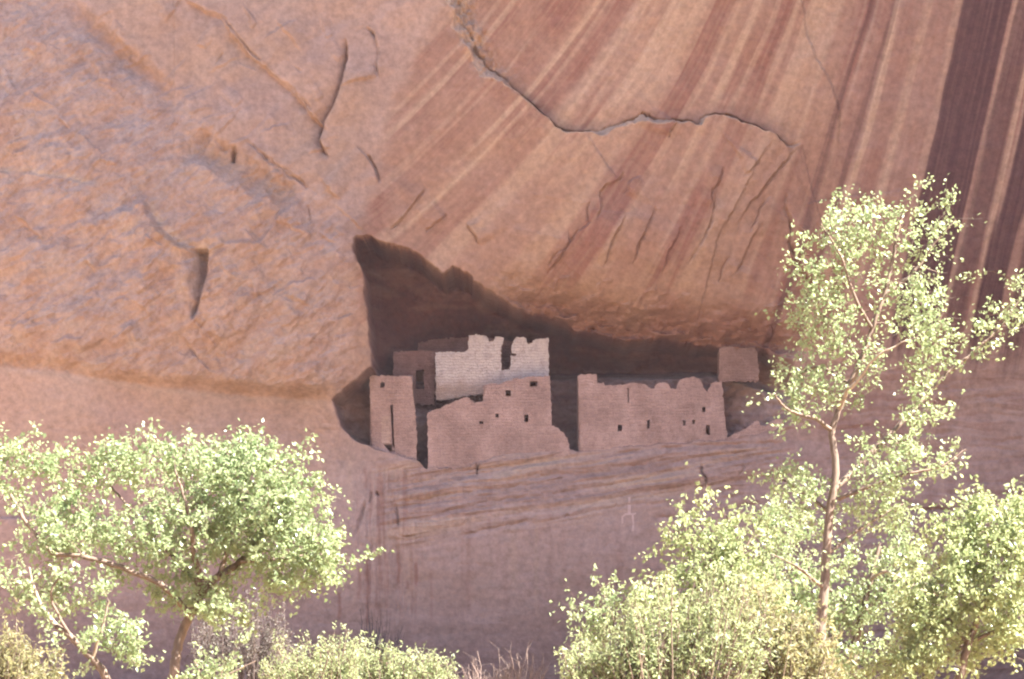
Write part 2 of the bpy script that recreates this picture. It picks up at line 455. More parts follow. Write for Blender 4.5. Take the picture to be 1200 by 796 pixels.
rough_edge = sst(.44, .30, t) * np.exp(-((d + 2) / 13) ** 2)
DY[w] += rough_edge * fbm(PX[w] / 6, PY[w] / 9, 4, 20) * .8 * e
chm = ((d > -1) & (d < wd + 1)) * e
pale[w] = np.maximum(pale[w], np.maximum(.5 * chm, .75 * rough_edge * np.clip(.5 + fbm(PX[w] / 8, PY[w] / 12, 3, 22), 0, 1)))  # pale fresh break; skylight on the chamfer is painted in
varn_shade[w] = np.maximum(varn_shade[w], .5 * sst(-34, -2, d) * (d < 0) * e * sst(.5, .68, t))
varn_shade[w] *= 1 - .85 * np.maximum(chm, rough_edge * .8)
# scar right of it
P = [(938,-120),(940,0),(946,40),(958,72),(975,98),(984,130),(980,190)]
w = window(P, 100); d, t = dist(P, w, 1.5, 18); e = sst(1, .85, t)
DY[w] += e * .22 * sst(2, -2, d) * np.exp(np.minimum(d, 0) / 50)
pale[w] = np.maximum(pale[w], .55 * np.exp(-((d + 0) / 4) ** 2) * e)
pale[w] = np.maximum(pale[w], .35 * sst(-4, 2, d) * np.exp(-np.maximum(d, 0) / 45) * e * sst(.3, .5, t))

# ---- cracks and flakes
F, G = flake, groove
F([(212,-20),(222,2),(262,22),(272,38),(290,60),(312,78),(350,112),(372,140),(388,156)], -.6, 70, 3, 1, .1, 2, 23); G([(222,2),(262,22),(280,45),(312,78),(350,112),(385,152)], 1.8, .2, .1, 2, 23)
w_P = [(406,42),(407,70),(401,95),(392,120),(380,143),(374,166),(387,188)]
w = window(w_P, 40); d, t = dist(w_P, w, 1, 24)
wd = np.interp(t, [0, .3, .6, .8, 1], [2, 6, 8, 6, 3])
pr = sst(-1.5, .5, d) * np.exp(-np.maximum(d, 0) / wd) * sst(0, .15, t) * sst(1, .9, t)
DY[w] += .75 * pr - .22 * np.exp(-((d + 9) / 12) ** 2) * sst(0, .2, t) * sst(1, .8, t)
orange[w] = np.maximum(orange[w], .7 * pr); varn_shade[w] = np.maximum(varn_shade[w], .45 * pr)  # brown weathering tone that also paints the shade of the recess
G([(427,33),(438,42),(443,60),(441,80),(444,97)], 2, .3, .2, 1, 25); F([(427,33),(438,42),(443,60),(441,80),(444,97)], .22, 30, 3, -1, .2, 1, 25)
G([(418,171),(432,184),(442,200),(446,218)], 2, .32, .2, 1, 26); F([(418,171),(432,184),(442,200),(446,218)], .25, 40, 3, 1, .2, 1, 26)
G([(250,163),(262,172),(273,172),(272,190)], 4, .7, .1, .8, 27); F([(262,167),(290,158),(306,142),(317,128)], .3, 30, 5, 1, .15, 1, 28)
wide([(65,-10),(110,40),(150,72),(182,98),(215,142)], 11, .45, .25, 6, 29)
F([(70,-14),(115,36),(155,68),(187,94),(222,138)], .22, 60, 14, -1, .25, 5, 29)
wide([(60,-10),(120,46),(160,76),(200,120)], 9, .5, .2, 4, 29, band)  # brown shadow of the valley put into the colour
wide([(205,150),(250,178),(300,205),(345,235),(362,246)], 14, .62, .25, 7, 30); wide([(205,150),(250,178),(300,205),(345,235),(362,246)], 17, .7, .25, 6, 30, orange)  # the orange tone paints the shaded underside
F([(200,160),(250,190),(300,222),(350,250)], .45, 50, 12, 1, .2, 3, 30)
for k in range(4): G([(285 + 10 * k, 165 + 9 * k), (310 + 14 * k, 182 + 10 * k), (332 + 15 * k, 205 + 9 * k)], 2.4, .2, .25, 3, 101 + k)
# the hooked scoop in the middle of the bulge
P = [(172,230),(178,248),(190,268),(212,284),(240,292)]
F(P, 1.0, 46, 9, 1, .12, 1.5, 32)
w = window(P, 50); d, t = dist(P, w, 1.2, 32); pale[w] = np.maximum(pale[w], .7 * np.exp(-((d + 3) / 4) ** 2) * sst(0, .2, t)); orange[w] = np.maximum(orange[w], .9 * np.exp(-((d - 8) / 7) ** 2) * sst(.2, .5, t))
P = [(243,290),(242,318),(236,345),(227,378)]
w = window(P, 60); d, t = dist(P, w, .6, 33)
wd = np.interp(t, [0, .3, .7, 1], [34, 26, 14, 5])
DY[w] += 1.5 * sst(-2, 1.5, d) * sst(1.0, .0, d / wd) * sst(1, .9, t) * sst(0, .06, t) * np.interp(t, [0, .5, 1], [1, .8, .4])
G([(228,377),(238,384)], 2.5, .3, .1, .5, 34)
F([(215,288),(240,288),(262,280),(300,281),(318,264),(326,240)], .35, 45, 6, 1, .1, 2, 36); G([(322,262),(328,245),(334,232)], 1.5, .2, .2, 1, 37); G([(361,240),(364,262)], 1.5, .2, .2, 1, 38)
P = [(-40,193),(30,200),(70,207),(125,218)]; F(P, .25, 40, 5, 1, .15, 2, 39); wide(P, 4, .7, .2, 2, 39, pale)
G([(250,80),(262,60)], 1.3, .15, .2, .6, 44); G([(335,70),(355,88)], 2, .12, .2, 1, 45); 
rs = np.random.RandomState(4)
for k in range(120):                                           # small spalls all over the bulge
    x0, y0 = rs.uniform(5, 400), rs.uniform(20, 420); L = rs.uniform(12, 60); a = rs.uniform(-.9, -.2) if rs.rand() < .7 else rs.uniform(.3, .9)
    F([(x0, y0), (x0 + L * .5 * math.cos(a), y0 + L * .5 * math.sin(a) + rs.uniform(-3, 3)), (x0 + L * math.cos(a), y0 + L * math.sin(a))], rs.uniform(.12, .36), rs.uniform(12, 34), 2.5, rs.choice([-1, -1, 1]), .3, 3, 110 + k)
CR = [[(694,232),(688,246),(690,262),(676,272),(664,290),(650,300),(640,318)],[(668,268),(668,284),(656,305),(640,322)],[(733,203),(724,214),(710,219),(704,228),(706,243),(698,262)],
 [(752,206),(738,214),(730,232)],[(890,192),(880,204),(872,208)],[(938,172),(925,186),(898,216),(892,228),(880,238),(866,262),(864,282)],[(903,228),(893,240),(887,258),(878,276)],
 [(893,263),(884,276),(872,300),(862,324)],[(848,196),(842,216),(835,226),(832,250)],[(838,222),(834,262),(818,290),(806,312)],[(735,250),(726,270),(716,290),(706,318)],[(770,240),(762,262),(750,285),(742,312)],
 [(545,262),(556,278),(562,290)],[(525,252),(512,262),(500,272)],[(800,262),(793,280),(784,296),(776,325)],[(856,300),(846,316),(842,334)],[(500,222),(486,240),(472,258),(458,272)],
 [(795,145),(785,157),(782,165)]]
for k, P in enumerate(CR): G(P, 1.2, .17, .1, 1.6, 160 + k); F(P, .34, 30, 1.6, 1 if k % 3 else -1, .3, 1.6, 160 + k)
P = [(922,224),(919,246),(926,256),(926,284),(930,305),(946,328),(956,345)]
G(P, 2.2, .35, .15, 1.5, 190); F(P, .45, 60, 3, -1, .15, 1.5, 190)
F([(958,260),(940,300),(932,318)], .2, 20, 2, 1, .2, 1.5, 191)
# brown band with hanging scales above the alcove's right half
for k in range(26):
    x0 = rs.uniform(640, 930); y0 = np.interp(x0, [640, 760, 930], [335, 355, 375]) + rs.uniform(-22, 16)
    F([(x0, y0), (x0 - 5, y0 + 6), (x0 + rs.uniform(4, 16), y0 + rs.uniform(4, 12))], rs.uniform(.1, .25), rs.uniform(8, 18), 2, -1, .25, 2.5, 200 + k)
varn_shade = np.maximum(varn_shade, .8 * sst(305, 385, PY + fbm(PX / 40, PY / 20, 4, 69) * 30 - (PX - 700) * .10) * sst(560, 640, PX) * sst(960, 900, PX) * sst(425, 400, PY))  # varnish stain plus painted shade where the brow turns under

# ---- ledges and strata of the bench under the ruins
def ledge(P, rise, chamfer=5, seed=0, decay=70, und=.25):
    F(P, rise, decay, chamfer, 1, .12, 2, seed)
    Q = [(x, y - 1) for x, y in P]
    w = window(P, 30); d, t = dist(P, w, 2, seed); e = sst(0, .12, t) * sst(1, .88, t)
    e = e * (.15 + .85 * sst(.35, .7, vnoise(PX[w] / 24, PY[w] / 9, seed + 4)))
    DY[w] += und * .6 * np.exp(-((d + 1.5) / 1.3) ** 2) * e
    band[w] = np.maximum(band[w], .55 * np.exp(-((d + 3) / 4) ** 2) * e)
ledge([(440,598),(490,590),(545,578),(620,570),(690,556),(760,546),(830,536),(905,529)], .32, 6, 50)
ledge([(455,616),(500,607),(560,592),(640,578),(668,572)], .25, 5, 51)
ledge([(520,560),(560,556),(600,548),(640,538),(670,529)], .35, 6, 52, 40, .35)
ledge([(650,578),(700,572),(760,560),(800,548)], .22, 4, 53)
ledge([(470,574),(520,566),(548,562)], .3, 5, 54, 40)
ledge([(540,630),(600,616),(625,610)], .18, 5, 55)
ledge([(760,612),(830,600),(900,590)], .15, 4, 56); ledge([(640,556),(720,548),(800,536)], .15, 4, 57)
ledge([(690,536),(740,530),(800,524),(870,522),(930,520)], .22, 5, 58)
for k in range(16):
    x0 = rs.uniform(440, 860); y0 = rs.uniform(545, 625) - (x0 - 600) * .14; L = rs.uniform(30, 110)
    ledge([(x0, y0), (x0 + L * .5, y0 - L * .09 + rs.uniform(-2, 2)), (x0 + L, y0 - L * .17)], rs.uniform(.05, .16), 3, 230 + k, 30, .08)
bm_ = sst(425, 470, PX) * sst(960, 900, PX) * sst(528, 540, PY + (PX - 600) * .03) * sst(640, 590, PY + (PX - 600) * .14 + fbm(PX / 40, PY / 30, 3, 48) * 18)
vb = PY + (PX - 600) * .135 + fbm(PX / 110, PY / 40, 3, 46) * 5
st = fbm(PX / 150, vb / 7, 4, 47, .62)
DY -= bm_ * (np.round(st * 5) / 5 * .30 + st * .16)
band = np.maximum(band, bm_ * np.clip(-fbm(PX / 130, vb / 8, 4, 49, .6) * 1.1, 0, .45)); pale += bm_ * np.clip(.12 + fbm(PX / 130, vb / 8, 4, 49, .6) * 1.2, 0, .6)
vr = PY + fbm(PX / 90, PY / 30, 3, 52) * 10
sr = fbm(PX / 120, vr / 8, 4, 53, .6); DY -= right_lo * sr * .12
lj = sst(60, 0, np.abs(PX - 455)) * sst(540, 560, PY) * sst(760, 700, PY)
DY += lj * np.clip(fbm(PX / 7, PY / 60, 4, 58, .6), -.2, 1) * .3; varn_shade = np.maximum(varn_shade, lj * np.clip(fbm(PX / 5, PY / 90, 4, 59, .6) * 1.6 - .1, 0, .6))
G([(559,533),(560,545),(559,557)], 1.4, .6, .05, .8, 60); G([(464,588),(466,610),(467,627),(476,630),(488,628)], 1.8, .3, .1, 1, 61)
G([(823,544),(822,554),(827,562),(826,572)], 1.7, .4, .15, .8, 62); F([(823,544),(822,554),(827,562),(826,572)], .2, 30, 2, 1, .2, 1, 62)
G([(671,589),(668,600),(661,608)], 1.3, .25, .15, .8, 63); G([(868,543),(871,550),(866,556),(866,562)], 1.1, .15, .15, .8, 64); G([(733,568),(734,578),(726,588),(718,596)], 1.1, .15, .15, .8, 65)
G([(428,585),(423,606),(418,625),(421,645)], 3, .4, .15, 2, 66); G([(437,575),(432,590)], 1.5, .25, .2, 1, 67); G([(442,577),(443,580)], 2.5, .4, 0, .5, 68); G([(427,628),(436,640),(434,650)], 2, .35, .1, 1, 69)
for (x0, y0, y1, s_) in [(430,640,742,.8),(466,640,690,.75),(487,655,690,.8),(477,680,692,.6),(397,690,730,.7),(420,660,705,.5),(428,545,575,.4),(505,660,740,.3),(445,600,700,.3)]:
    wide([(x0, y0), (x0 + 1, (y0 + y1) / 2), (x0, y1)], 2.2, s_, .2, 1.2, int(x0), varn_shade)
for k in range(60):                                            # faint drip stains down the lower wall
    x0 = rs.uniform(0, 1200); y0 = rs.uniform(520, 640); wide([(x0, y0), (x0 + rs.uniform(-2, 2), y0 + rs.uniform(60, 170))], rs.uniform(1.5, 5), rs.uniform(.1, .3), .3, 1.5, 260 + k, varn_shade if k % 3 else pale)
# strata on the right wall beyond the tall tree and the small ledge low on it
ledge([(1045,600),(1090,598),(1140,597),(1200,590),(1320,584)], .55, 9, 70, 90, .5)
for k in range(14):
    x0 = rs.uniform(920, 1160); y0 = rs.uniform(430, 570); L = rs.uniform(30, 100)
    ledge([(x0, y0), (x0 + L * .5, y0 + rs.uniform(-3, 3)), (x0 + L, y0 - L * .05)], rs.uniform(.05, .14), 3, 290 + k, 25, .06)
DY += sst(600, 690, PY) * fbm(PX / 60, PY / 12, 3, 77) * .05
varn_shade = np.maximum(varn_shade, sst(690, 790, PY + fbm(PX / 60, PY / 30, 3, 78) * 25 + (np.abs(PX - 600) > 300) * 0) * .35)  # darker towards the foot of the wall

# ---- the alcove
ALC = np.array([(415,282),(419,277),(433,277),(450,284),(478,289),(499,304),(519,322),(529,312),(540,315),(556,330),(580,343),(600,356),(640,367),(664,372),(676,382),(700,384),(735,393),(760,390),(800,396),(842,402),(870,405),(900,404),(930,420),(945,450),(940,492),(916,505),
 (850,516),(780,521),(680,529),(660,527),(600,530),(540,548),(500,549),(488,540),(433,523),(412,513),(398,499),(390,467),(436,430),(430,380),(427,330),(418,305),(414,292)], float)
w = window(ALC, 40)
x = PX[w] + fbm(PX[w] / 10, PY[w] / 10, 3, 80) * 3; y = PY[w] + fbm(PX[w] / 10, PY[w] / 10, 3, 84) * 3
best = np.full(x.shape, 1e9); ins = np.zeros(x.shape, bool)
for k in range(len(ALC)):
    ax, ay = ALC[k]; bx, by = ALC[(k + 1) % len(ALC)]; dx, dy = bx - ax, by - ay
    t = np.clip(((x - ax) * dx + (y - ay) * dy) / (dx * dx + dy * dy), 0, 1)
    best = np.minimum(best, np.hypot(x - ax - t * dx, y - ay - t * dy))
    c = ((ay > y) != (by > y)) & (x < (bx - ax) * (y - ay) / (by - ay + 1e-9) + ax)
    ins ^= c
sd = np.where(ins, best, -best)
xx, yy = PX[w], PY[w]
lipw = np.interp(xx, [400, 480, 560, 640, 760, 860, 940], [2.5, 2.5, 3, 5, 6, 4, 22])
shelf = 427 + (xx < 560) * 6 + np.interp(xx, [840, 870, 930], [0, 6, 40])
up = 9.5 * np.interp(xx, [390, 440, 520, 700, 830, 880, 930], [.5, .9, 1, .95, .8, .55, .2])
lowd = np.interp(xx, [390, 440, 640, 660, 680, 850, 930], [5.0, 4.6, 4.2, 4.6, 4.2, 2.6, .8])
nz = fbm(xx / 40, yy / 30, 4, 88)
shl = yy + nz * 6
depth = up + (lowd - up) * (.72 * sst(-8, 10, shl - shelf) + .28 * sst(8, 60, shl - shelf))
inside = sst(0, 1, sd / lipw)
brow = sst(-55, 0, sd) ** 1.6 * (1 - inside) * sst(560, 640, xx) * sst(960, 900, xx) * sst(425, 405, yy)
DY[w] += brow * (2.0 + fbm(xx / 22, yy / 9, 4, 83) * 1.6)
# the roof falls inwards: deeper rock starts lower down
rooff = sst(0, 1, np.clip(sd, 0, None) / np.interp(yy, [280, 420, 440], [46, 26, 8]))
depth = depth * (.86 + .14 * rooff)
DY[w] = DY[w] * (1 - .6 * inside) + inside * (depth + nz * .8 + fbm(xx / 9, yy / 7, 4, 89) * .22)
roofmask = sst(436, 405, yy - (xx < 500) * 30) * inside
soot_shade[w] = np.clip(sst(-.8, .8, sd) * (.58 + .45 * roofmask + nz * .6 + fbm(xx / 50, yy / 9, 4, 98) * .35), 0, 1) * np.interp(xx, [640, 860, 940], [1, .85, .2])  # smoke stain and the alcove's shade, both put into the colour
for arr in (varn_shade, dark, pale, orange): arr[w] *= 1 - .8 * inside
grey = inside * (1.2 * np.exp(-((shl - shelf - 2) / 7) ** 2) + .5 * sst(850, 880, xx) * sst(430, 445, yy))  # grey talus, with skylight along the shelf painted in
grey = np.clip(grey, 0, 1)
tone[w] = np.maximum(tone[w], grey); band[w] = np.maximum(band[w], inside * np.clip(fbm(xx / 60, yy / 7, 4, 97) * 1.3, 0, .6)); soot_shade[w] *= 1 - .85 * grey

X = (PX - 600) / K * (D + Y0) / D
Z = CAMZ + (764 - PY) / K * (D + Y0) / D
Yf = Y0 + DY
far = np.clip((np.maximum(-PX, PX - 1200) - 60) / 600, 0, 1)
Yf = Yf + far * fbm(PX / 400, PY / 300, 4, 95) * 14
top = gy < -2270                                        # the rim: fold the sheet back into the plateau
nt_ = int(top.sum())
for r in range(nt_):
    Yf[r] = Yf[nt_] + (nt_ - r) * 120; Z[r] = Z[nt_] + (nt_ - r) * 1.5
cliff_y = Yf

me = bpy.data.meshes.new('cliff')
V3 = np.stack([X, Yf, Z], -1).reshape(-1, 3).astype(np.float32)
idx = np.arange(NX * NY).reshape(NY, NX)
quads = np.stack([idx[:-1, :-1], idx[1:, :-1], idx[1:, 1:], idx[:-1, 1:]], -1).reshape(-1, 4)
me.vertices.add(len(V3)); me.vertices.foreach_set('co', V3.ravel())
me.loops.add(quads.size); me.loops.foreach_set('vertex_index', quads.ravel().astype(np.int32))
me.polygons.add(len(quads)); me.polygons.foreach_set('loop_start', np.arange(0, quads.size, 4, dtype=np.int32))
me.polygons.foreach_set('loop_total', np.full(len(quads), 4, np.int32))
me.polygons.foreach_set('use_smooth', np.ones(len(quads), bool))
me.update(calc_edges=True)
for nm, chans in (('stain_shade', (varn_shade, dark, pale, orange)), ('rock', (low_tone, soot_shade, tone, band))):
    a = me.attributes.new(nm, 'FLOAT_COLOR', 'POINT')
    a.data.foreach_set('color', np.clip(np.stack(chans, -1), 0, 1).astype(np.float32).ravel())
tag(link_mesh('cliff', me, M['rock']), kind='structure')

def cliff_at(px, py):
    return float(cliff_y[np.searchsorted(gy, py), np.searchsorted(gx, px)])

# ------------------------------------------------------------------ canyon floor and the canyon's other wall behind the camera
n = 90
gxx = np.linspace(-1, 1, n); gxx = np.sign(gxx) * np.abs(gxx) ** 2 * 1500
gyy = np.linspace(-1, 1, n); gyy = np.sign(gyy) * np.abs(gyy) ** 2 * 1500 - 90
vs = []
for yv in gyy:
    for xv in gxx:
        hgt = float(fbm(np.array([xv / 30]), np.array([yv / 30]), 3, 3)[0]) * .35
        vs.append((xv, yv, hgt + (0 if yv < 4 else 0)))
fs = [(j * n + i, j * n + i + 1, (j + 1) * n + i + 1, (j + 1) * n + i) for j in range(n - 1) for i in range(n - 1)]
tag(mesh_py('ground', vs, fs, M['ground'], smooth=True), kind='structure')

vs, fs = [], []
nx2, nz2 = 120, 26
for j in range(nz2):
    for i in range(nx2):
        xv = (i / (nx2 - 1) - .5) * 900; t = j / (nz2 - 1); zv = t * 95
        nn = float(fbm(np.array([xv / 60]), np.array([zv / 25]), 4, 8)[0])
        vs.append((xv, -330 + nn * 10 - t * 16 + .0004 * xv * xv, zv - 1))
for j in range(nz2 - 1):
    for i in range(nx2 - 1):
        a = j * nx2 + i; fs.append((a, a + 1, a + nx2 + 1, a + nx2))
M['rock2'] = simple('opposite_sandstone', (.42, .24, .16), (.52, .32, .22), .1, .95, .2)
tag(mesh_py('opposite_cliff', vs, fs, M['rock2'], smooth=True), kind='structure')

# canyon bend added out of view on the right to shade the alcove
path = np.array([(46,14),(47,-6),(48,-25),(53,-42),(64,-56),(95,-66),(160,-74),(330,-80)], float)
Lp = np.r_[0, np.cumsum(np.hypot(*np.diff(path, axis=0).T))]
vs, fs = [], []
na, nb = 90, 44
for j in range(nb + 1):
    for i in range(na):
        L = Lp[-1] * (i / (na - 1)) ** 1.6; xv, yv = np.interp(L, Lp, path[:, 0]), np.interp(L, Lp, path[:, 1])
        t = min(j, nb - 1) / (nb - 1); zv = t * 175 - .5
        nn = float(fbm(np.array([L / 22]), np.array([zv / 18]), 5, 12)[0]) * 3.5
        if j == nb: vs.append((xv + 330, yv + 200, zv + 6))
        else: vs.append((xv + abs(nn) + t * t * 5, yv + nn, zv))
for j in range(nb):
    for i in range(na - 1):
        a = j * na + i; fs.append((a, a + na, a + na + 1, a + 1))
tag(mesh_py('added_shade_bend', vs, fs, M['rock2'], smooth=True), kind='structure')

# ------------------------------------------------------------------ the cliff dwellings
def ragged(pts, amp=.5, step=3.2, stair=False):
    """the outline broken up stone by stone: courses step along the tops, joints wander up the sides"""
    out = []
    for k in range(len(pts)):
        a = pts[k]; b = pts[(k + 1) % len(pts)]
        dx, dy = b[0] - a[0], b[1] - a[1]
        L = math.hypot(dx, dy); m = max(1, int(L / step))
        flat = stair and abs(dx) > .5 * abs(dy)
        for i in range(m):
            t = i / m
            p = (a[0] + dx * t + (random.uniform(-amp, amp) if i else 0), a[1] + dy * t + (random.uniform(-amp, amp) if i else 0))
            out.append(p)
            if flat and m > 1:
                q = a[0] + dx * (i + random.uniform(.6, .9)) / m
                out.append((q, p[1] + random.uniform(-.25, .25)))
    return out

def wall(name, outline, y, thick, mat, parent, holes=(), amp=.95):
    """a thick upright wall with ragged outline and real openings; outline and holes in photo units at depth y"""
    bm = bmesh.new()
    edges = []
    for loop in [ragged(outline, amp, 2.6, True)] + [ragged(h, .2, 2.5) for h in holes]:
        vv = [bm.verts.new(at(px, py, y)) for px, py in loop]
        edges += [bm.edges.new((vv[i], vv[(i + 1) % len(vv)])) for i in range(len(vv))]
    bmesh.ops.triangle_fill(bm, edges=edges, use_beauty=True, use_dissolve=False)
    faces = bm.faces[:]
    r = bmesh.ops.extrude_face_region(bm, geom=faces)
    bmesh.ops.translate(bm, vec=(0, thick, 0), verts=[g for g in r['geom'] if isinstance(g, bmesh.types.BMVert)])
    bmesh.ops.recalc_face_normals(bm, faces=bm.faces)
    me = bpy.data.meshes.new(name); bm.to_mesh(me); bm.free()
    return link_mesh(name, me, mat, parent)

def rect(x0, y0, x1, y1, j=.5):
    r = lambda: random.uniform(-j, j)
    return [(x0 + r(), y0 + r()), (x1 + r(), y0 + r()), (x1 + r(), y1 + r()), (x0 + r(), y1 + r())]

def recess(name, x0, y0, x1, y1, y, depth, mat, parent):
    """the hollow behind an opening: four reveals and a back, open to the front"""
    e = .6
    a = [at(x0 - e, y0 - e, y), at(x1 + e, y0 - e, y), at(x1 + e, y1 + e, y), at(x0 - e, y1 + e, y)]
    b = [(p[0], p[1] + depth, p[2]) for p in a]
    return mesh_py(name, a + b, [(0, 4, 5, 1), (1, 5, 6, 2), (2, 6, 7, 3), (3, 7, 4, 0), (4, 7, 6, 5)], mat, parent)

def slab(name, px0, px1, ytop0, ytop1, pyb, y0, y1, thick, mat, parent):
    """a side wall running back from depth y0 to y1 at photo column px0..px1"""
    xa = at(px0, 0, y0)[0]; xb = at(px1, 0, y0)[0]
    za = at(0, ytop0, y0)[2]; zb_ = at(0, ytop1, y0)[2]; z0 = at(0, pyb, y0)[2]
    n = 9; vs = []
    for i in range(n):
        t = i / (n - 1); yy_ = y0 + (y1 - y0) * t; zt = za + (zb_ - za) * t + random.uniform(-.07, .07)
        vs += [(xa, yy_, z0), (xb, yy_, z0), (xb, yy_, zt), (xa, yy_, zt)]
    fs = [(0, 1, 2, 3), ((n - 1) * 4 + 3, (n - 1) * 4 + 2, (n - 1) * 4 + 1, (n - 1) * 4)]
    for i in range(n - 1):
        a = i * 4
        for k in range(4): fs.append((a + k, a + 4 + k, a + 4 + (k + 1) % 4, a + (k + 1) % 4))
    return mesh_py(name, vs, fs, mat, parent)

# left tower
yb = .75
T = empty('ruin_tower', at(460, 532, yb), 'narrow square stone tower at the left end of the ruins beside the bulging cliff', 'ruin', 'ruins of the cliff dwelling')
fw = wall('front_wall', [(433,441),(440,440),(462,441),(482,440),(484,458),(486,475),(488,500),(489,542),(468,540),(456,534),(436,528),(435,490)], yb, .45, M['stone'], T,
     [rect(446,448.5,450.5,454.5), [(457.2,475),(460.6,474),(461,490),(461.5,506),(462.5,528),(459.8,528),(459,500)], [(449,520.5),(459.6,521),(463,529),(456,529)]])
recess('window', 446, 448.5, 450.5, 454.5, yb + .45, .8, M['stone_shaded'], T)
recess('doorway', 449, 474, 463, 529, yb + .46, .9, M['stone_shaded'], T)
pn = wall('blocked_doorway', [(447.5,488),(456.8,488),(458,520),(447.5,519)], yb - .05, .12, M['infill'], T)
pn['label'] = 'paler doorway filled in with clay'
slab('side_wall', 433.6, 441.5, 441, 440, 536, yb + .451, 3.6, .4, M['stone'], T)
slab('side_wall', 478, 483.4, 440, 442, 536, yb + .451, 4.2, .4, M['stone'], T)
# middle block
yb = .72
B = empty('ruined_building', at(580, 530, yb), 'broad broken stone block below the white house, stepping up to the right', 'ruin', 'ruins of the cliff dwelling')
hs = [(592,457,599,464), (621,446.5,630,453.5), (581,484.5,584.5,489.5), (561.5,493.5,566,497.5), (614.5,486.5,619,494.5)]
wall('front_wall', [(501,484),(506,481),(515,479),(522,474),(530,471),(538,468),(546,465.5),(551,469),(556,472.5),(561,471),(566,470),(568,462),(568,451),(575,449),(583,450.5),(590,448),(598,446),(605,443),(611,444),(618,441.5),(632,441),(645,440),(645.5,470),(647,499),(655,503),(661,508),(665,515),(668,527),(668,534),(600,537),(560,545),(540,556),(502,556),(501,520)], yb, .5, M['stone'], B, [rect(*h) for h in hs])
for h in hs: recess('window', *h, yb + .5, .7, M['stone_shaded'], B)
slab('side_wall', 501.5, 507.5, 483, 476, 552, yb + .501, 4.4, .4, M['stone'], B)
slab('side_wall', 638.5, 644.5, 441, 444, 540, yb + .501, 4.6, .4, M['stone'], B)
slab('partition_wall', 566, 571, 452, 462, 540, yb + .501, 4.2, .4, M['stone'], B)
# white house
yw = 2.7
H = empty('white_house', at(575, 462, yw), 'whitewashed stone house with a notched top standing on the upper shelf of the alcove', 'ruin', 'ruins of the cliff dwelling')
wall('plastered_wall', [(510,413),(520,412.5),(533,413),(545,412),(549,409),(549,393),(557,391.5),(566,393),(570,394),(573,400.5),(577,400),(580,394.5),(586,394.5),(590.5,396),(589,403),(587,406),(587.5,420),(587.5,434),
   (597.5,434),(598.5,424),(598,417),(605,416.8),(605,414),(600,413.5),(599,408),(602,399),(605,395),(612,395),(617,398),(619,403.5),(623,402),(627,397.5),(635,397),(643,396.5),(643,420),(643,452),(590,458),(540,466),(511,470)], yw, .45, M['plaster'], H)
slab('end_wall', 511, 516.5, 413.5, 412, 468, yw + .451, 6.2, .4, M['stone_shaded'], H)
slab('end_wall', 637, 642.4, 397, 404, 456, yw + .451, 5.4, .4, M['stone_shaded'], H)
slab('cross_wall', 583, 587, 398, 402, 456, yw + .451, 6.0, .4, M['stone_shaded'], H)
wall('back_wall', [(490,402),(505,398),(520,397),(546,395),(575,396),(600,400),(640,402),(640,452),(490,460)], 6.3, .4, M['stone_shaded'], H)
# room left of the white house, its shade put into the stone colour
ys = 4.4
R_ = empty('ruined_room', at(485, 462, ys), 'dim room wall in shade-coloured stone with one doorway between the tower and the white house', 'ruin', 'ruins of the cliff dwelling')
wall('front_wall', [(461,413),(472,412),(490,411),(500,411.5),(509,412),(509,474),(461,472)], ys, .4, M['stone_shaded'], R_, [[(487.5,434),(496.5,433.5),(497,456),(487,456)]])
recess('doorway', 487.5, 433.5, 497, 456, ys + .4, 1.6, M['stone_shaded'], R_)
slab('side_wall', 461.5, 466, 413, 413, 470, ys + .401, 7.5, .4, M['stone_shaded'], R_)
# right block
yb = .85
Q = empty('ruined_building', at(765, 525, yb), 'long stone block with a jagged top on the right half of the ledge', 'ruin', 'ruins of the cliff dwelling')
hs = [(724,497.5,729,505.5), (758.2,492.5,761.4,502.5), (800,492.5,803.4,498.5), (811.2,492.2,814.2,497.2), (823,477,826.6,483.5), (827,498,832,509.5)]
wall('front_wall', [(677,441),(681,438.5),(690,438),(699,438.5),(700,449),(705,449.5),(707,447.5),(709,452),(720,451.5),(734,450.5),(738,448.5),(747,449.5),(757,451.5),(760,454),(766,455),(769,450.5),(773,448.5),(780,448.5),(784,451),(786,455.5),(793,455),(794.5,449),(797,445),(803,443),(812,441),(821,446),(823,450),(826,456),(829,460),(831.5,454),(833,449),(838,447),(846,447.5),(848,470),(850,495),(853,514),(853,522),(780,528),(740,532),(681,536),(680,500)], yb, .5, M['stone'], Q, [rect(*h, .4) for h in hs] + [[(735,455),(736.6,455),(737,464),(736.8,473),(735.8,473),(735.4,464)]])
for h in hs: recess('window', *h, yb + .5, .7, M['stone_shaded'], Q)
slab('side_wall', 677.6, 684, 440, 442, 534, yb + .501, 4.9, .4, M['stone'], Q)
slab('side_wall', 840, 846, 448, 452, 520, yb + .501, 3.4, .4, M['stone'], Q)
slab('partition_wall', 733, 738, 452, 456, 526, yb + .501, 4.4, .4, M['stone'], Q)
slab('partition_wall', 789, 794, 458, 460, 524, yb + .501, 4.4, .4, M['stone'], Q)
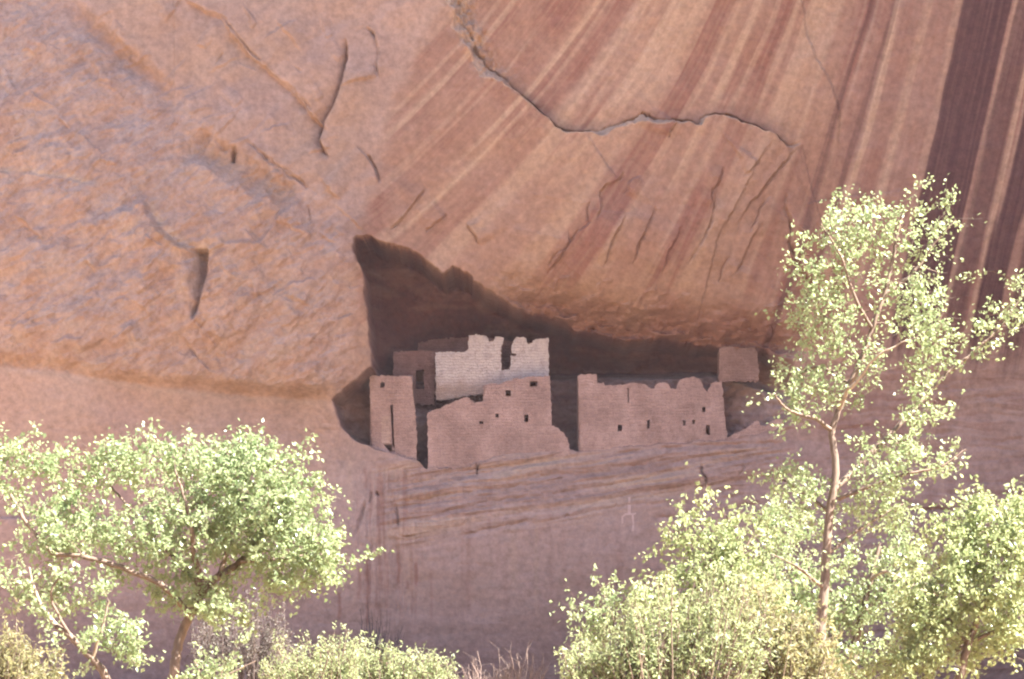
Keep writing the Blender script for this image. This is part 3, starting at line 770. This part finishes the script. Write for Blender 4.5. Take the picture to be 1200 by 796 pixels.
# low stub at the right end and the wall under the roof
L_ = empty('ruined_wall', at(885, 512, .6), 'low crumbled stone wall at the far right end of the ledge, half behind the tall tree', 'ruin', 'ruins of the cliff dwelling')
wall('front_wall', [(853.5,512),(860,508),(868,505),(875,501),(881,496),(887,492.5),(891,499),(896,499),(903,494),(912,491),(924,494),(930,500),(930,520),(853.5,523)], .62, .4, M['stone'], L_)
slab('cross_wall', 886, 890, 494, 500, 518, 1.021, 2.2, .4, M['stone'], L_)
U_ = empty('ruined_wall', at(865, 440, 1.0), 'small square wall fragment tucked up under the overhang, right of the alcove shadow', 'ruin', 'ruins of the cliff dwelling')
wall('front_wall', [(843,409),(848,406.5),(858,406),(868,407.5),(879,406.5),(885,409),(888,416),(887.5,425),(890,436),(889,447),(843,447),(842.4,428)], 1.0, .45, M['stone_darker'], U_)
slab('side_wall', 843.6, 849, 408, 410, 444, 1.451, 3.5, .4, M['stone_darker'], U_)

# white painted figure on the lower wall
def paint(name, strokes, label):
    vs, fs = [], []
    for (P, wd) in strokes:
        pts = []
        for k in range(len(P) - 1):
            for i in range(4): pts.append((P[k][0] + (P[k + 1][0] - P[k][0]) * i / 4, P[k][1] + (P[k + 1][1] - P[k][1]) * i / 4))
        pts.append(P[-1]); b0 = len(vs)
        for k, p in enumerate(pts):
            q = pts[min(k + 1, len(pts) - 1)]; r = pts[max(k - 1, 0)]; dx, dy = q[0] - r[0], q[1] - r[1]; L = math.hypot(dx, dy) or 1
            w_ = wd * random.uniform(.3, .6)
            for s_ in (-1, 1):
                a, b = p[0] - dy / L * w_ * s_, p[1] + dx / L * w_ * s_
                yy_ = cliff_at(a, b); y0_ = float(base_depth(a, b)); s0 = (D + y0_) / D
                vs.append(((a - 600) / K * s0, yy_ - .025, CAMZ + (764 - b) / K * s0))
        for k in range(len(pts) - 1): fs.append((b0 + 2 * k, b0 + 2 * k + 1, b0 + 2 * k + 3, b0 + 2 * k + 2))
    return tag(mesh_py(name, vs, fs, M['paint'], smooth=True), label, 'rock painting')
paint('rock_painting', [([(737,592),(737,604)], 5), ([(729,614),(729,606),(733,603),(742,603),(745,602)], 2), ([(741,604),(742,615),(741,623)], 2.2), ([(737,583),(737,590)], 2.5)], 'small pale painted figure on the smooth wall below the ruins, left of the young trees')

# ------------------------------------------------------------------ trees
class Geo:
    def __init__(s): s.v = []; s.f = []; s.a = []
    def tube(s, pts, radii, sides=6):
        b = len(s.v); n = len(pts)
        for k in range(n):
            d = (pts[min(k + 1, n - 1)] - pts[max(k - 1, 0)]); d = d.normalized() if d.length > 1e-6 else Vector((0, 0, 1))
            u = d.cross(Vector((.3, 1, .1))).normalized(); w_ = d.cross(u)
            for i in range(sides):
                a = 2 * math.pi * i / sides
                s.v.append(pts[k] + (u * math.cos(a) + w_ * math.sin(a)) * radii[k])
        for k in range(n - 1):
            for i in range(sides):
                j = (i + 1) % sides
                s.f.append((b + k * sides + i, b + k * sides + j, b + (k + 1) * sides + j, b + (k + 1) * sides + i))
    def build(s, name, mat, parent, smooth=True):
        me = bpy.data.meshes.new(name); me.from_pydata([tuple(v) for v in s.v], [], s.f)
        if s.a:
            at_ = me.attributes.new('leaf', 'FLOAT_COLOR', 'POINT')
            at_.data.foreach_set('color', np.repeat(np.array(s.a, np.float32), 4))
        if smooth: me.polygons.foreach_set('use_smooth', [True] * len(me.polygons))
        me.update()
        return link_mesh(name, me, mat, parent)

def leaf_blade(g, p, size, R, tone_, long=1.0):
    n = Vector((R.gauss(0, 1), R.gauss(0, 1), R.gauss(.25, .9))).normalized()
    t = n.cross(Vector((R.gauss(0, 1), R.gauss(0, 1), R.gauss(-.6, .6))))
    if t.length < 1e-3: return
    t.normalize(); s_ = n.cross(t); b = len(g.v)
    w_ = size * .46 / long
    g.v += [p, p + t * size * .38 * long + s_ * w_ + n * size * .10, p + t * size * long, p + t * size * .38 * long - s_ * w_ + n * size * .10]
    g.f += [(b, b + 1, b + 2), (b, b + 2, b + 3)]
    g.a += [tone_] * 4

def spline(P, y, R, wob, seg=6):
    P3 = []
    for q in P:
        yy_ = y + (q[2] if len(q) > 2 else 0)
        P3.append(Vector(at(q[0], q[1], yy_)))
    out = []
    for k in range(len(P3) - 1):
        p0 = P3[max(k - 1, 0)]; p1 = P3[k]; p2 = P3[k + 1]; p3 = P3[min(k + 2, len(P3) - 1)]
        for i in range(seg):
            t = i / seg
            out.append(.5 * ((2 * p1) + (p2 - p0) * t + (2 * p0 - 5 * p1 + 4 * p2 - p3) * t * t + (3 * p1 - p0 - 3 * p2 + p3) * t ** 3) + Vector((R.uniform(-wob, wob), 0, R.uniform(-wob, wob))))
    out.append(P3[-1])
    return out

def tree(name, label, cat, y, base, limbs, blobs, leaf, leaf_size, per, seed, bark='bark', twig=None, spread=.066, long=1.15, dens=1.75, along=14, tipl=.75, group='cottonwoods on the canyon floor', crown='crown', pale_limbs=()):
    """limbs: (photo polyline, start radius px, end radius px); first is the trunk.  blobs: (cx, cy, rx, ry, sprigs, depth offset)"""
    R = random.Random(seed)
    u = (D + y) / D / K                                  # metres per photo pixel at this depth
    t_ = empty(name, at(base[0], base[1], y), label, cat, group)
    t_.location.z = max(0.0, min(t_.location.z, 0.0))
    nodes = []
    trunk = Geo(); lims = []
    for k, (P, r0, r1) in enumerate(limbs):
        pts = spline(P, y, R, u * .7)
        if k == 0:
            b = pts[0]
            if b.z > .1: pts = [Vector((b.x, b.y, -.1)), Vector((b.x, b.y, b.z * .5))] + pts
        rad = [u * (r0 + (r1 - r0) * (i / (len(pts) - 1)) ** .8) for i in range(len(pts))]
        g = trunk if k == 0 else Geo()
        g.tube(pts, rad, 7)
        if k: lims.append((g, k))
        nodes += pts[len(pts) // 3:] if k == 0 else pts
    trunk.build('trunk', M[bark], t_)
    for g, k in lims: g.build('limb', M['bark_pale' if k in pale_limbs else bark], t_)
    N_ = np.array([tuple(p) for p in nodes])
    spr = []
    for (cx, cy, rx, ry, n_, dy) in blobs:
        c = Vector(at(cx, cy, y + dy))
        for _ in range(n_):
            while True:
                q = Vector((R.uniform(-1, 1), R.uniform(-1, 1), R.uniform(-1, 1)))
                if .15 < q.length < 1: break
            q *= R.uniform(.8, 1.22)
            p = Vector((c.x + q.x * rx * u, c.y + q.y * (rx + ry) * .5 * u, c.z + q.z * ry * u))
            if vnoise(np.array([p.x * 1.3]), np.array([p.z * 1.3 + p.y * .5]), seed)[0] > .33: spr.append(p)
    for k_, (P, r0, r1) in enumerate(limbs):
        if not along: break
        pts = spline(P, y, R, 0)
        for _ in range(along):
            q = pts[int(len(pts) * R.uniform(.62 if k_ == 0 else .3, .999))]
            spr.append(q + Vector((R.gauss(0, .3), R.gauss(0, .3), R.gauss(.12, .28))))
    d0 = [np.min(((N_ - np.array(tuple(p))) ** 2).sum(1)) for p in spr]
    tw, cr = Geo(), Geo()
    for k in np.argsort(d0):
        p = spr[k]; pv = np.array(tuple(p))
        d2 = ((N_ - pv) ** 2).sum(1) + np.maximum(N_[:, 2] - pv[2], 0) ** 2 * 2
        a = Vector(N_[int(np.argmin(d2))]); L = (p - a).length
        if L < .15: continue
        mid = a.lerp(p, .5) + Vector((R.uniform(-.12, .12), R.uniform(-.12, .12), R.uniform(0, .16))) * L
        out = ((p - a).normalized() + Vector((R.gauss(0, .55), R.gauss(0, .55), R.gauss(.25, .5)))).normalized()
        tip = p + out * R.uniform(.25, 1) * tipl
        r0 = min(.004 + .010 * L, .022)
        tw.tube([a, mid, p, tip], [r0, r0 * .7, max(.004, r0 * .4), .002], 3)
        N_ = np.vstack([N_, [tuple(mid), tuple(a.lerp(p, .8))]])
        tone_c = R.gauss(.5, .28)
        for _ in range(int(per * dens * R.uniform(.4, 1.6))):
            s_ = R.random() ** .8
            q = (mid.lerp(p, s_ / .55) if s_ < .55 else p.lerp(tip, (s_ - .55) / .45)) + Vector((R.gauss(0, spread), R.gauss(0, spread), R.gauss(-.02, spread)))
            leaf_blade(cr, q, leaf_size * R.uniform(.6, 1.25), R, min(1, max(0, tone_c + R.gauss(0, .2))), long)
    nl, nf = len(cr.v), len(cr.f)
    cr.v += tw.v; cr.a += [0.0] * len(tw.v); cr.f += [tuple(i + nl for i in f) for f in tw.f]
    o = cr.build(crown, M[leaf], t_, smooth=False)
    o.data.materials.append(M[twig or bark])
    mi = np.zeros(len(cr.f), np.int32); mi[nf:] = 1
    o.data.polygons.foreach_set('material_index', mi)
    return t_

LS = .098
# broad cottonwood, lower left
tree('cottonwood_tree', 'broad round-crowned cottonwood in sunlight at the lower left of the view', 'tree', -108, (200, 800),
  [([(200,815),(204,785),(209,755,.1),(222,722,.2),(238,692,.1),(258,674,0)], 7, 4.5),
   ([(258,674),(282,658,.4),(300,632,.8),(322,606,1.0),(345,585,1.1)], 5, 1.5), ([(240,690),(228,655,-.4),(225,620,-.7),(215,580,-.8),(205,550,-.8)], 4.5, 1.2),
   ([(222,722),(195,690,-.5),(150,668,-.7),(95,652,-.6),(62,648,-.4),(36,620,-.2),(12,580,0)], 4, 2.2), ([(238,692),(200,650,.5),(165,610,.9),(130,570,1.1)], 3.5, 1.2),
   ([(258,674),(270,630,.1),(280,585,.2),(288,548,.2)], 3.5, 1), ([(282,658),(330,655,.1),(365,650,.1),(398,655,0)], 2.8, 1)],
  [(70,575,75,40,90,.3),(150,560,80,36,120,.6),(230,560,80,45,150,0),(300,575,75,48,170,-.3),(345,620,60,55,160,0),(380,650,32,42,70,.2),(280,640,80,45,120,.5),(200,620,80,45,110,-.6),(110,620,70,35,70,-.5),(15,550,30,42,60,-.2),
   (60,640,40,30,40,0),(240,690,70,30,60,.2),(170,655,60,40,50,0),(90,610,60,40,60,.3),(330,680,46,26,40,.2),(250,715,60,20,30,-.3),(60,700,50,30,36,.2),(140,530,40,14,20,0),(290,530,40,16,30,.1)],
  'leaf', LS, 13, 1)
tree('cottonwood_tree', 'low leaning cottonwood stem at the left edge, under the broad crown', 'tree', -109.5, (128, 800),
  [([(132,815),(122,790),(108,772),(84,748),(66,734)], 6, 3.5), ([(66,734),(50,712,.2),(40,690,.3),(34,665,.3)], 3, 1), ([(108,772),(120,735,-.2),(128,705,-.3)], 2.6, .9), ([(84,748),(60,700,-.2),(75,668,-.3)], 2.4, .9)],
  [(60,668,50,34,80,0),(78,715,44,32,70,.1),(125,742,44,26,46,-.2),(100,690,40,30,40,.2),(160,760,30,20,20,-.3)],
  'leaf', LS, 12, 2, 'bark', along=9, tipl=.6, pale_limbs=(1, 2))
# tall open cottonwood, right
tree('cottonwood_tree', 'tall slender cottonwood with an open crown before the right end of the alcove', 'tree', -106, (964, 800),
  [([(964,815),(963,770),(962,735),(966,690),(968,650),(972,600),(979,560),(977,525),(975,505),(983,480),(996,450),(1008,425),(1022,385),(1036,345),(1046,305),(1052,272),(1060,245)], 7.4, 1.4),
   ([(975,505),(958,492,-.2),(940,487,-.4),(920,478,-.6),(908,462,-.8)], 3.2, 1), ([(978,572),(1000,553,.3),(1030,522,.5),(1062,490,.7),(1084,466,.8),(1110,438,.9),(1150,405,1.1),(1182,370,1.2),(1205,335,1.2)], 4.2, 1.2),
   ([(982,585),(1020,570,-.3),(1060,556,-.5),(1100,548,-.6),(1132,527,-.6)], 3, .9), ([(972,600),(945,580,.3),(922,565,.4),(908,560,.4)], 2.4, .8),
   ([(983,480),(993,458,-.3),(1004,448,-.5),(1025,420,-.8),(1060,400,-1)], 3.4, .9), ([(1008,425),(985,385,.4),(955,365,.6),(935,360,.7)], 2.6, .8), ([(1022,385),(1000,345,-.3),(985,300,-.5),(962,262,-.5)], 2.6, .8),
   ([(1036,345),(1070,320,.3),(1095,285,.4),(1120,258,.4)], 2.4, .8), ([(996,450),(960,430,.5),(935,440,.6),(920,455,.6)], 2.4, .8), ([(968,650),(1000,625,.5),(1040,600,.8),(1060,590,.9)], 3, 1), ([(966,690),(935,665,-.5),(905,650,-.7)], 2.6, .9)],
  [(1078,232,36,20,60,.1),(1045,255,55,30,80,0),(985,262,34,32,60,-.3),(1010,300,50,38,80,0),(1060,310,52,42,80,.2),(1110,262,24,14,16,.3),(990,350,46,34,55,-.2),(1040,370,60,40,70,.3),(938,362,24,20,26,.5),
   (962,395,38,26,42,.4),(938,440,28,28,50,.4),(960,455,38,28,45,0),(1105,395,52,42,95,.8),(1150,375,44,34,75,1),(1190,350,24,34,40,1.1),(1095,430,46,26,55,.8),(1050,440,46,30,50,0),
   (1070,480,38,28,45,.5),(1040,515,50,26,55,.4),(1095,540,44,20,55,-.5),(1035,560,46,22,50,-.2),(932,565,34,22,42,.3),(950,590,48,26,50,.2),(1025,600,50,28,60,.5),(1000,400,50,40,45,.2),(970,330,40,34,30,-.2),(1080,350,50,40,45,.4),(932,478,20,20,16,0),(1130,340,36,34,30,.8),(1010,480,30,36,24,.5),(940,300,26,30,16,-.4),(1110,500,34,26,24,.2)],
  'leaf', LS * .95, 6.6, 3, spread=.06, along=18, tipl=.5, pale_limbs=(5,))
tree('cottonwood_tree', 'leafy mid-height cottonwood growing behind the foot of the tall slender tree', 'tree', -100, (990, 805),
  [([(1000,815),(1002,760),(1010,720),(1020,680),(1030,640)], 6, 2.5), ([(1010,720),(960,680,.3),(930,640,.5)], 3, 1), ([(1010,720),(1040,690,.4),(1065,660,.5)], 3, 1), ([(1002,760),(940,730,.3),(900,700,.4)], 3, 1), ([(1020,680),(1040,670,-.4),(1075,690,-.6),(1100,698,-.7)], 2.6, 1)],
  [(925,630,45,34,90,.3),(985,650,55,40,110,.5),(1040,640,50,40,110,.4),(910,680,45,40,90,0),(970,710,60,40,110,.2),(1040,720,55,40,110,0),(1000,770,80,35,130,0),(920,745,50,40,90,.2),(1060,670,30,30,40,.2),(900,610,22,18,24,.2)],
  'leaf', LS, 11, 4, pale_limbs=(4,))
tree('cottonwood_tree', 'dense bright cottonwood filling the lower right corner', 'tree', -112, (1130, 805),
  [([(1120,815),(1128,780),(1135,755),(1150,715),(1165,670)], 7, 2.5), ([(1080,800),(1100,778,.2),(1140,752,.2),(1172,738,.2)], 4.5, 2), ([(1135,755),(1100,710,.4),(1080,680,.6)], 3.5, 1), ([(1150,715),(1180,670,-.4),(1195,630,-.6)], 3.5, 1), ([(1165,670),(1150,630,.3),(1140,605,.4)], 2.4, .8)],
  [(1165,610,50,32,130,.2),(1120,650,44,40,120,0),(1180,665,50,44,130,-.3),(1110,700,60,40,140,-.2),(1165,720,60,40,110,.4),(1080,745,60,40,120,0),(1060,780,60,30,90,0),(1200,620,30,40,60,0),(1150,770,60,26,45,.8),(1210,720,30,50,60,0)],
  'leaf_y', LS, 12, 5)
tree('cottonwood_sapling', 'yellow-green young cottonwood with three tufted tops left of the tall tree', 'tree', -113, (850, 805),
  [([(850,815),(848,770),(842,725),(836,690),(832,650),(836,620)], 4, 1.2), ([(842,725),(815,680,.2),(805,640,.3),(803,608,.3)], 2.4, .8), ([(836,690),(868,650,.2),(885,620,.2)], 2.2, .8), ([(848,770),(800,735,-.2),(775,705,-.3)], 2.2, .8)],
  [(805,632,18,30,50,.2),(848,628,24,34,75,0),(880,640,28,34,70,.2),(835,670,46,30,110,0),(880,690,40,36,80,.1),(800,665,20,24,35,.1),(830,715,44,32,70,0),(770,700,26,20,35,-.2),(860,745,40,34,60,0)],
  'leaf_y', LS * .95, 11, 6)
tree('cottonwood_sapling', 'small pale sapling standing alone against the lower wall beside the feathery bush', 'tree', -112, (715, 805),
  [([(716,815),(716,780),(718,745),(722,712)], 2.6, .8), ([(718,745),(705,722),(703,702)], 1.4, .6), ([(718,745),(733,725),(738,708)], 1.4, .6)],
  [(722,715,26,22,40,0),(735,728,18,20,26,.1),(705,735,20,20,26,0),(722,752,26,18,20,0),(697,745,12,14,14,0)],
  'leaf', LS * .95, 10, 7)

def bush(name, label, y, base, stems, leaf, n_blade, blade, seed, group='shrubs along the canyon floor', bark='bark', fan=.35, top='foliage', cat='shrub', thin=1.0, blade_long=2.6):
    """many upright whippy stems with fine blades along them.  stems: (x0, x1, ytop_lo, ytop_hi, count)"""
    R = random.Random(seed); u = (D + y) / D / K
    t_ = empty(name, at(base, 805, y), label, cat, group); t_.location.z = 0
    g, lf = Geo(), Geo()
    for (x0, x1, y0, y1, n_) in stems:
        for _ in range(n_):
            xt = R.uniform(x0, x1); yt = R.uniform(y0, y1); c = (xt - x0) / max(1, x1 - x0) * 2 - 1
            yt += abs(c) ** 2 * (y1 - y0) * .45 - (R.random() ** 3) * 26 + R.random() * 14
            dy = R.gauss(0, (x1 - x0) * .25 * u)
            p1 = Vector(at(xt, yt, y + dy)); xb = base + (xt - base) * fan + R.gauss(0, 5)
            p0 = Vector(at(xb, 815, y + dy * .4)); p0.z = -.05
            m1 = p0.lerp(p1, .5) + Vector((R.gauss(0, .08), R.gauss(0, .08), .05)); m2 = p0.lerp(p1, .8) + Vector((R.gauss(0, .06), 0, .05))
            r = u * R.uniform(.5, 1.0) * thin
            g.tube([p0, m1, m2, p1], [r * 1.3, r, r * .7, r * .35], 4)
            tone_c = R.gauss(.5, .25)
            for side in range(5):                               # short side shoots
                a = m1.lerp(m2, R.random()) if side < 3 else m2.lerp(p1, R.random())
                e_ = a + Vector((R.gauss(0, .16), R.gauss(0, .16), R.uniform(.06, .30)))
                g.tube([a, e_], [r * .4, r * .2], 3)
                for _2 in range(int(n_blade / 5)):
                    q = a.lerp(e_, R.uniform(.2, 1.1)) + Vector((R.gauss(0, .035), R.gauss(0, .035), R.gauss(0, .035)))
                    leaf_blade(lf, q, blade * R.uniform(.6, 1.3), R, min(1, max(0, tone_c + R.gauss(0, .2))), blade_long ** .5)
            for _2 in range(n_blade // 2):
                q = m2.lerp(p1, R.uniform(-.6, 1.05)) + Vector((R.gauss(0, .04), R.gauss(0, .04), R.gauss(0, .04)))
                leaf_blade(lf, q, blade * R.uniform(.6, 1.3), R, min(1, max(0, tone_c + R.gauss(0, .2))), blade_long ** .5)
    g.build('stems', M[bark], t_)
    if n_blade: lf.build(top, M[leaf], t_, smooth=False)
    return t_

bush('tamarisk_bush', 'tall feathery yellow-green bush with dark forked stems left of the young trees', -116, 785, [(735,830,668,765,80),(800,905,655,760,70),(700,770,700,780,50),(655,725,742,792,55)], 'feather', 34, .066, 11, fan=.42)
bush('tamarisk_bush', 'olive and rust tinged bush at the left of the tall tree trunk', -115, 915, [(850,930,680,770,70),(900,985,705,780,60)], 'leaf_o', 30, .085, 12)
bush('tamarisk_bush', 'low feathery bush at the bottom edge right of the broad cottonwood', -104, 370, [(335,425,742,790,80),(300,370,765,795,40)], 'feather', 36, .06, 13)
bush('tamarisk_bush', 'low feathery bush at the bottom edge below the stained lower wall', -103, 455, [(405,470,748,788,60),(450,515,760,792,50)], 'feather', 36, .06, 14)
bush('tamarisk_bush', 'small green tuft at the bottom edge beside the dead brush', -103.4, 515, [(490,528,770,790,34)], 'feather', 30, .06, 15)
bush('dead_brush', 'dead reddish brush at the bottom centre of the view', -103, 580, [(535,600,774,794,45),(590,650,768,794,45)], 'leaf_o', 0, .07, 16, bark='dead', fan=.6)
bush('bare_bush', 'grey leafless bush behind the trunk of the broad cottonwood', -94, 290, [(225,345,695,770,190)], 'dry', 30, .055, 17, bark='dead_grey', fan=.75, thin=.7)
bush('bare_bush', 'dark leafless shrub against the foot of the cliff', -6, 440, [(415,475,715,770,120)], 'leaf_o', 0, .06, 18, bark='dead_grey', fan=.6, thin=.7)
bush('tamarisk_bush', 'yellowish bush in the lower left corner', -117, 25, [(-25,40,735,785,60),(20,75,755,790,40)], 'leaf_o', 34, .065, 19)
tree('green_shrub', 'small round-leaved green shrub at the foot of the broad cottonwood', 'shrub', -112, (255, 805),
  [([(255,815),(258,795),(262,778)], 2, .8), ([(255,815),(235,790),(228,775)], 1.6, .7), ([(258,795),(285,782),(300,775)], 1.4, .6)],
  [(240,785,30,12,20,0),(275,785,30,12,24,.1),(255,798,50,10,26,0)], 'leaf', LS * .9, 10, 21, crown='foliage', along=3, tipl=.35, group='shrubs along the canyon floor')

# ------------------------------------------------------------------ thin volume added to veil the view and lift the darks
bm = bmesh.new(); bmesh.ops.create_cube(bm, size=1)
me = bpy.data.meshes.new('veil_haze'); bm.to_mesh(me); bm.free()
hm = bpy.data.materials.new('veil_haze'); hm.use_nodes = True
hn = hm.node_tree; hn.nodes.remove(hn.nodes['Principled BSDF'])
pv = hn.nodes.new('ShaderNodeVolumePrincipled'); pv.inputs['Color'].default_value = (.95, .78, .86, 1); pv.inputs['Density'].default_value = .000074
hn.links.new(pv.outputs[0], hn.nodes['Material Output'].inputs['Volume'])
hz = link_mesh('veil_haze', me, hm); hz.scale = (3400, 3400, 200); hz.location = (0, -60, 97)
tag(hz, kind='stuff')
